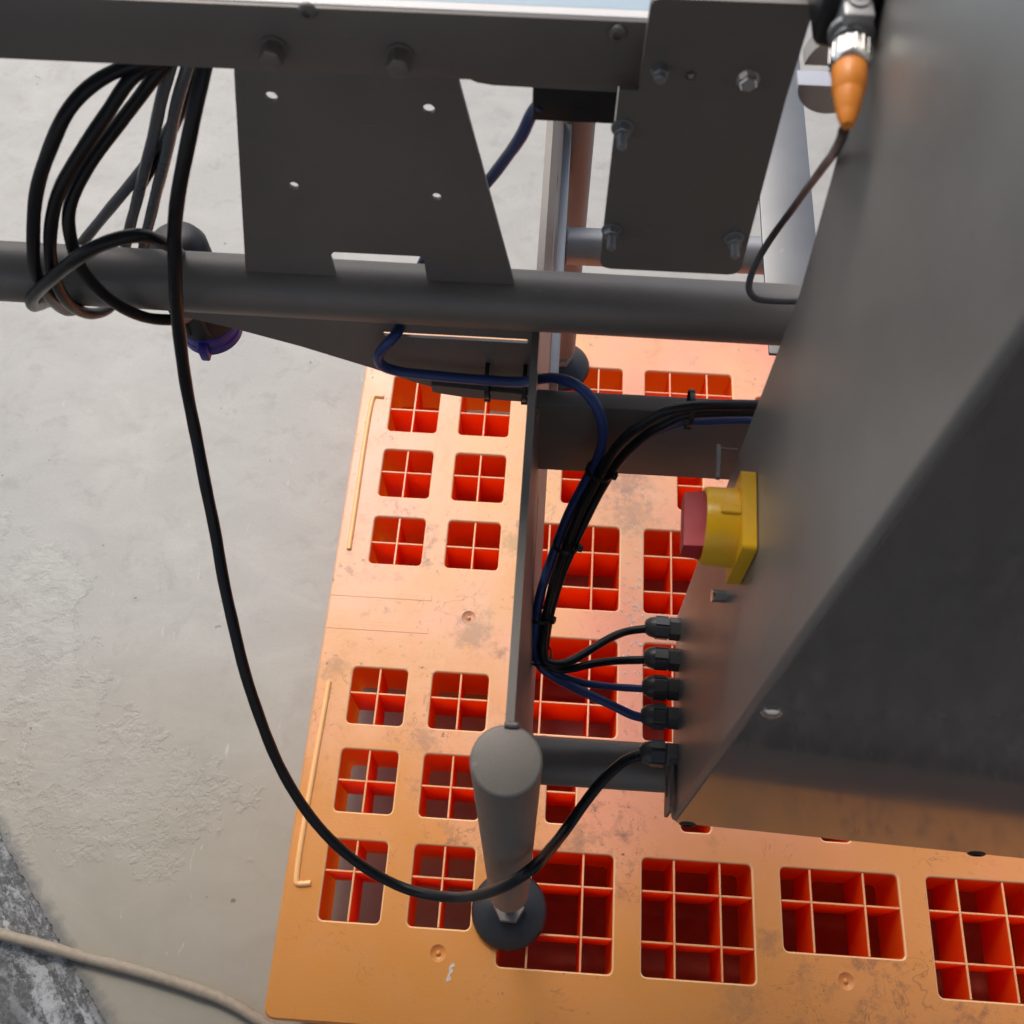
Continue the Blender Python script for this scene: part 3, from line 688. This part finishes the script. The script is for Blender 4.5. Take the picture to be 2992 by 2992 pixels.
# ------------------------------------------------------------------ cables
CAB = {
    'supply': [(-0.2279, 0.545, 1.2386), (-0.2313, 0.537, 1.2298), (-0.2401, 0.52, 1.2086), (-0.2516, 0.508, 1.1813), (-0.2619, 0.5, 1.155), (-0.2727, 0.495, 1.1234), (-0.2784, 0.488, 1.0975), (-0.2913, 0.482, 1.0425), (-0.2993, 0.47, 0.9881), (-0.301, 0.45, 0.9387), (-0.2943, 0.42, 0.91), (-0.2881, 0.385, 0.8682), (-0.2798, 0.345, 0.8322), (-0.2679, 0.3, 0.7923), (-0.2533, 0.255, 0.738), (-0.2315, 0.21, 0.6702), (-0.1998, 0.175, 0.6248), (-0.1628, 0.15, 0.5981), (-0.1194, 0.133, 0.5828), (-0.0741, 0.124, 0.6064), (-0.038, 0.121, 0.6703), (-0.0109, 0.124, 0.732), (0.009, 0.135, 0.7568), (0.0253, 0.16, 0.7125), (0.0399, 0.183, 0.6891), (0.0528, 0.2022, 0.695), (0.0685, 0.2227, 0.705), (0.0842, 0.2385, 0.71), (0.0965, 0.2474, 0.71), (0.1125, 0.2519, 0.71)],
    'A': [(-0.2645, 0.55, 1.2248), (-0.2798, 0.545, 1.2244), (-0.2922, 0.538, 1.2236), (-0.3025, 0.53, 1.2215), (-0.3127, 0.522, 1.2167), (-0.3207, 0.514, 1.2112), (-0.3281, 0.508, 1.2032), (-0.3405, 0.5, 1.1861), (-0.3545, 0.495, 1.1633), (-0.3645, 0.49, 1.1428), (-0.3745, 0.487, 1.1189), (-0.3842, 0.487, 1.0938), (-0.3917, 0.49, 1.07), (-0.3979, 0.497, 1.0444), (-0.4052, 0.51, 1.0147), (-0.4134, 0.53, 0.981), (-0.4177, 0.55, 0.9592)],
    'B': [(-0.2628, 0.553, 1.2211), (-0.2738, 0.548, 1.2198), (-0.2831, 0.54, 1.2177), (-0.2998, 0.528, 1.2016), (-0.316, 0.515, 1.1872), (-0.3316, 0.505, 1.171), (-0.3474, 0.497, 1.1503), (-0.3598, 0.49, 1.1257), (-0.3679, 0.487, 1.1046), (-0.376, 0.487, 1.0748), (-0.381, 0.492, 1.0455), (-0.3838, 0.502, 1.0192), (-0.3832, 0.515, 0.9983), (-0.3834, 0.535, 0.9783), (-0.3851, 0.555, 0.9654)],
    'C': [(-0.2605, 0.556, 1.2195), (-0.2706, 0.55, 1.2128), (-0.2856, 0.543, 1.1981), (-0.306, 0.532, 1.1798), (-0.3231, 0.52, 1.165), (-0.3368, 0.508, 1.1499), (-0.3449, 0.498, 1.1358), (-0.3474, 0.49, 1.1212), (-0.3497, 0.486, 1.0976), (-0.3478, 0.486, 1.0741), (-0.3421, 0.488, 1.0535), (-0.3344, 0.494, 1.031), (-0.3264, 0.502, 1.013), (-0.315, 0.512, 0.9998), (-0.3143, 0.53, 0.9795), (-0.3156, 0.55, 0.9626)],
    'D': [(-0.2577, 0.56, 1.2219), (-0.2645, 0.558, 1.2094), (-0.2767, 0.557, 1.1865), (-0.2926, 0.56, 1.1537), (-0.3117, 0.563, 1.1162), (-0.3294, 0.565, 1.0821), (-0.3492, 0.567, 1.0433), (-0.3687, 0.567, 1.0034)],
    'E': [(-0.2496, 0.565, 1.217), (-0.254, 0.56, 1.2083), (-0.2649, 0.557, 1.1872), (-0.2801, 0.558, 1.1546), (-0.2965, 0.56, 1.12), (-0.3145, 0.562, 1.0843), (-0.3337, 0.566, 1.0454), (-0.3499, 0.568, 1.0103)],
    'F': [(-0.2464, 0.57, 1.2132), (-0.2517, 0.57, 1.2003), (-0.264, 0.57, 1.1761), (-0.2814, 0.57, 1.1533), (-0.3018, 0.57, 1.1274), (-0.3276, 0.57, 1.0976), (-0.359, 0.57, 1.0635), (-0.3915, 0.568, 1.0288), (-0.416, 0.565, 1.0022)],
    'F2': [(-0.2482, 0.566, 1.2162), (-0.2538, 0.566, 1.2006), (-0.2665, 0.566, 1.1733), (-0.2854, 0.566, 1.1437), (-0.306, 0.566, 1.1154), (-0.3227, 0.566, 1.0927)],
    'H': [(-0.4412, 0.56, 0.9547), (-0.4396, 0.545, 0.9721), (-0.4296, 0.52, 0.9999), (-0.422, 0.505, 1.0184), (-0.4113, 0.495, 1.0394), (-0.3948, 0.487, 1.061), (-0.3772, 0.48, 1.081), (-0.3582, 0.474, 1.1012), (-0.3364, 0.47, 1.1215), (-0.3175, 0.472, 1.1332), (-0.3027, 0.477, 1.1362), (-0.2927, 0.483, 1.1332), (-0.2875, 0.492, 1.1205), (-0.2876, 0.505, 1.1001), (-0.2959, 0.53, 1.0634), (-0.3072, 0.555, 1.0282)],
    'blue': [(-0.0163, 0.53, 1.221), (-0.0221, 0.535, 1.2084), (-0.0284, 0.54, 1.1855), (-0.0399, 0.55, 1.1554), (-0.0536, 0.56, 1.1238), (-0.0717, 0.565, 1.0905), (-0.0955, 0.572, 1.0463), (-0.1143, 0.578, 1.0062), (-0.1264, 0.575, 0.9674), (-0.1269, 0.548, 0.9793), (-0.126, 0.522, 0.9961), (-0.1292, 0.506, 1.0019), (-0.1379, 0.501, 0.9928), (-0.1448, 0.501, 0.9782), (-0.1424, 0.502, 0.965), (-0.131, 0.504, 0.9555), (-0.108, 0.502, 0.955), (-0.0809, 0.502, 0.9528), (-0.0535, 0.501, 0.9537), (-0.0239, 0.498, 0.9576), (-0.0103, 0.49, 0.9743), (0.0027, 0.482, 0.9893), (0.0176, 0.47, 1.0013), (0.0304, 0.455, 1.0075), (0.0397, 0.446, 0.9972), (0.0448, 0.441, 0.9765), (0.0445, 0.438, 0.9482), (0.0376, 0.432, 0.9223), (0.0273, 0.42, 0.8958), (0.0182, 0.405, 0.868), (0.0092, 0.385, 0.843), (0.0024, 0.366, 0.8138), (-0.0008, 0.347, 0.7823), (-0.0005, 0.3352, 0.75), (0.0054, 0.3231, 0.74), (0.0198, 0.3157, 0.73), (0.0486, 0.3044, 0.725), (0.0799, 0.2939, 0.718), (0.0984, 0.288, 0.712), (0.1124, 0.2863, 0.71)],
    'blue2': [(0.1707, 0.452, 0.9887), (0.1499, 0.452, 0.9882), (0.125, 0.451, 0.9856), (0.1085, 0.449, 0.9863), (0.0954, 0.447, 0.9794), (0.0829, 0.446, 0.9668), (0.0702, 0.445, 0.9435), (0.0609, 0.444, 0.9204), (0.0537, 0.441, 0.8989), (0.0439, 0.433, 0.8704), (0.0319, 0.416, 0.8423), (0.0213, 0.398, 0.8141), (0.0124, 0.378, 0.787), (0.0062, 0.357, 0.7576), (0.0046, 0.3391, 0.74), (0.0073, 0.3276, 0.735), (0.0196, 0.3205, 0.73), (0.0405, 0.3145, 0.725), (0.0695, 0.3148, 0.715), (0.0931, 0.3158, 0.71), (0.1123, 0.316, 0.71)],
    'K1': [(0.1696, 0.44, 1.0282), (0.1452, 0.438, 1.0303), (0.1212, 0.436, 1.031), (0.1021, 0.435, 1.0277), (0.088, 0.435, 1.0197), (0.076, 0.434, 1.005), (0.0642, 0.433, 0.9874), (0.0556, 0.432, 0.967), (0.0493, 0.43, 0.945), (0.0417, 0.424, 0.9187), (0.0327, 0.412, 0.8949), (0.0229, 0.393, 0.8666), (0.0148, 0.374, 0.8335), (0.009, 0.354, 0.806), (0.0077, 0.34, 0.7744), (0.0076, 0.3295, 0.76), (0.0111, 0.3215, 0.755), (0.0239, 0.3214, 0.75), (0.0391, 0.3317, 0.74), (0.0571, 0.3478, 0.73), (0.0758, 0.3637, 0.72), (0.0924, 0.3748, 0.71), (0.112, 0.3789, 0.71)],
    'K2': [(0.1717, 0.44, 1.0189), (0.1495, 0.44, 1.0189), (0.1237, 0.439, 1.0164), (0.1045, 0.438, 1.0122), (0.0936, 0.437, 1.0021), (0.0816, 0.436, 0.9892), (0.0697, 0.435, 0.9669), (0.061, 0.434, 0.9455), (0.0551, 0.432, 0.9271), (0.0466, 0.424, 0.9004), (0.0359, 0.408, 0.8748), (0.0262, 0.391, 0.8494), (0.0175, 0.372, 0.8168), (0.0116, 0.354, 0.7867), (0.0101, 0.3421, 0.755), (0.01, 0.3286, 0.748), (0.0176, 0.3202, 0.743), (0.0346, 0.323, 0.735), (0.0525, 0.3302, 0.73), (0.0738, 0.3389, 0.718), (0.0928, 0.3441, 0.71), (0.1121, 0.3459, 0.71)],
    'sensor': [(0.1301, 0.3885, 1.336), (0.1333, 0.3967, 1.323), (0.1429, 0.4314, 1.28), (0.1534, 0.4781, 1.22), (0.1588, 0.5153, 1.16), (0.155, 0.528, 1.12), (0.1485, 0.5236, 1.1), (0.1439, 0.5155, 1.087), (0.1431, 0.5078, 1.08), (0.1475, 0.5013, 1.078), (0.1576, 0.4995, 1.078), (0.1771, 0.5002, 1.078), (0.2006, 0.5018, 1.078)],
    'hose': [(-0.8358, 0.112, 0.008), (-0.7823, 0.0974, 0.008), (-0.7309, 0.0889, 0.008), (-0.6879, 0.0813, 0.009), (-0.6287, 0.0705, 0.009), (-0.562, 0.0603, 0.009), (-0.487, 0.0451, 0.009), (-0.4287, 0.0311, 0.009), (-0.3693, 0.007, 0.009), (-0.3099, -0.0235, 0.008), (-0.2426, -0.0628, 0.008)],
}
def cable(name, key, r, mat, label, cat='cable', group=None, smooth=3, n=12, per=6):
    pts = smooth_pts(spline(CAB[key], per), smooth); c = pts[len(pts) // 2]
    rn = random.Random(key); ph = [rn.uniform(0, 6.3) for _ in range(4)]; acc = 0; rad = []; out = []
    for i_, q_ in enumerate(pts):
        if i_: acc += (q_ - pts[i_ - 1]).length
        w_ = min(1, i_ / 6, (len(pts) - 1 - i_) / 6) * .00016
        out.append(q_ + Vector((math.sin(acc * 71 + ph[0]), math.sin(acc * 63 + ph[1]), math.sin(acc * 83 + ph[2]))) * w_)
        rad.append(r * (1 + .02 * math.sin(acc * 140 + ph[3]) + rn.uniform(-.012, .012)))
    b = B(); b.tube(out, r, n, radii=rad); o = b.build(name, mat, base=c, sharp=70)
    return tag(o, label, cat, group)
cable('supply_cable', 'supply', .0052, 'cable_black', 'long black supply cable sagging in a wide loop across the floor to the lowest gland', n=16)
gc = 'black cables hung under the beam'
cable('coiled_cable', 'A', .0047, 'cable_black', 'outermost left black cable bowing wide from the beam down to the tube', group=gc)
cable('coiled_cable', 'B', .0047, 'cable_black', 'second black cable from the left curving round the cross tube', group=gc)
cable('coiled_cable', 'C', .0046, 'cable_black', 'third black cable from the left dropping in a loop below the cross tube', group=gc)
cable('coiled_cable', 'D', .0044, 'cable_sheen', 'shiny straight cable, left of the two steep ones behind the tube', group=gc)
cable('coiled_cable', 'E', .0044, 'cable_sheen', 'shiny straight cable, right of the two steep ones behind the tube', group=gc)
cable('coiled_cable', 'F', .0044, 'cable_sheen', 'cable slanting down left behind the two steep shiny cables', group=gc)
cable('coiled_cable', 'F2', .0030, 'cable_black', 'thin twisted cable beside the slanting one under the beam', group=gc)
cable('coiled_cable', 'H', .0050, 'cable_black', 'black cable wrapped slantwise over the others in front of the cross tube', group=gc)
cable('blue_cable', 'blue', .0044, 'cable_blue', 'dark blue cable from the black box, round the rail end, to the fourth gland')
cable('blue_cable', 'blue2', .0036, 'cable_blue', 'dark blue cable under the black pair, ending in the middle gland')
cable('black_cable', 'K1', .0041, 'cable_black', 'upper black cable arching off the rail and ending in the rearmost gland')
cable('black_cable', 'K2', .0041, 'cable_black', 'lower black cable of the pair on the rail, ending in the second gland')
cable('sensor_cable', 'sensor', .0026, 'cable_grey', 'grey cable hooking from the orange boot down behind the cabinet')
cable('hose', 'hose', .0082, 'hose', 'dirty beige hose lying across slab edge and asphalt in the corner', 'hose')

def tie(p, d, r, head, label):
    d = Vector(d).normalized(); u = Vector(head); u = (u - d * u.dot(d)).normalized(); w = d.cross(u)
    b = B(); n = 22
    for rr_, s in ((r, 1),):
        A = []
        for k in range(n):
            a = 2 * math.pi * k / n; c_ = u * math.cos(a) + w * math.sin(a)
            A.append([b.bm.verts.new(Vector(p) + c_ * q + d * h) for q, h in ((r, -.0018), (r, .0018), (r + .0011, .0018), (r + .0011, -.0018))])
        for k in range(n):
            for j in range(4): b.bm.faces.new((A[k][j], A[k][(j + 1) % 4], A[(k + 1) % n][(j + 1) % 4], A[(k + 1) % n][j]))
    o = Vector(p) + u * (r + .0025)
    bx = [o + d * a + u * e + w * f for a in (-.0028, .0028) for e in (-.002, .0028) for f in (-.0024, .0024)]
    vv = [b.bm.verts.new(q) for q in bx]
    for f in ((0, 1, 3, 2), (4, 6, 7, 5), (0, 4, 5, 1), (2, 3, 7, 6), (0, 2, 6, 4), (1, 5, 7, 3)): b.bm.faces.new([vv[j] for j in f])
    o = b.build('cable_tie', 'black', base=p, sharp=40)
    return tag(o, label, 'cable tie', 'black cable ties')
TIES = [(-0.0544, 0.5, 0.9495), (-0.0219, 0.497, 0.9498), (0.1093, 0.437, 1.018), (0.0451, 0.43, 0.9312), (0.0213, 0.392, 0.8631), (0.0025, 0.353, 0.7944), (0.0053, 0.3297, 0.75)]
tie(Vector(TIES[0]) + Vector((0, .012, -.010)), (1, 0, 0), .0165, (0, -.5, -1), 'left of the two black ties holding the blue cable to the gusset edge')
tie(Vector(TIES[1]) + Vector((0, .014, -.010)), (1, 0, 0), .0165, (0, -.5, -1), 'black tie on the gusset edge nearest the side plate')
tie(Vector(TIES[2]) + Vector((0, .008, -.006)), (1, 0, 0), .0135, (0, -.4, -1), 'black tie round the cable pair on the rail near the cabinet')
tie(TIES[3], Vector(CAB['K1'][8]) - Vector(CAB['K1'][10]), .0108, (1, 0, -.2), 'topmost black tie on the bundle where the blue cable joins')
tie(TIES[4], Vector(CAB['K1'][11]) - Vector(CAB['K1'][13]), .0106, (1, 0, -.3), 'black tie with its head to the right midway along the cable bundle')
tie(TIES[5], Vector(CAB['K1'][13]) - Vector(CAB['K1'][15]), .0108, (1, -.2, .6), 'black tie low on the bundle beside the flat side plate')
tie(TIES[6], Vector((-.3, .15, 1)), .0108, (.5, -1, .1), 'lowest black tie where the bundle fans out to the glands')

# ------------------------------------------------------------------ blue plug hanging behind the tube
pg = thing('power_plug', 'blue and black round industrial plug hanging behind the cross tube', 'plug', (-.329, .592, .86))
px, py = -.327, .590
b = B(); b.lathe((px, py, 1.014), (0, 0, -1), [(0, 0), (.001, .014), (.006, .0215), (.014, .0255), (.09, .0275), (.107, .0285), (.109, .0285)], 32)
for k in range(10):
    a = 2 * math.pi * k / 10; u_ = Vector((math.cos(a), math.sin(a), 0)) * .0278
    b.tube([Vector((px, py, .945)) + u_, Vector((px, py, .912)) + u_ * 1.02], .0022, 6)
b.build('plug_body', 'plug_black', pg)
b = B(); b.lathe((px, py, .9050), (0, 0, -1), [(0, .0268), (.001, .0285), (.005, .0288), (.0062, .0276), (.014, .0272), (.0155, .0284), (.023, .0284), (.0242, .0270), (.0242, .0238), (.004, .0232), (.004, 0)], 36)
b.build('plug_collar', 'plug_blue', pg)
b = B(); b.box(px - .004, px + .005, py - .036, py - .026, .882, .901, .002, 2); b.build('latch_lug', 'plug_blue', pg)

# ------------------------------------------------------------------ metal shavings on the pallet
b = B()
def curl(x, y, L, a, zz):
    pts = []
    for k in range(6):
        t = k / 5; pts.append(Vector((x + math.cos(a + t * 1.6) * L * t, y + math.sin(a + t * 1.6) * L * t, zz + .0006 + .0012 * math.sin(t * 3.1))))
    w = .0007; A = [(b.bm.verts.new(p + Vector((w, -w, 0))), b.bm.verts.new(p + Vector((-w, w, .0006)))) for p in pts]
    for p, q in zip(A, A[1:]): b.bm.faces.new((p[0], p[1], q[1], q[0]))
for _ in range(70):
    x = random.gauss(.152, .010); y = random.gauss(.60, .07)
    if any(p[0] - .003 < x < p[1] + .003 and p[2] - .003 < y < p[3] + .003 for p in pockets): continue
    curl(x, y, random.uniform(.002, .008), random.uniform(0, 6.3), PT)
o = b.build('metal_shavings', 'shaving', base=(.15, .6, PT)); o['kind'] = 'stuff'
tag(o, 'bright metal shavings scattered on the pallet bar beside the cabinet glands', 'shavings')
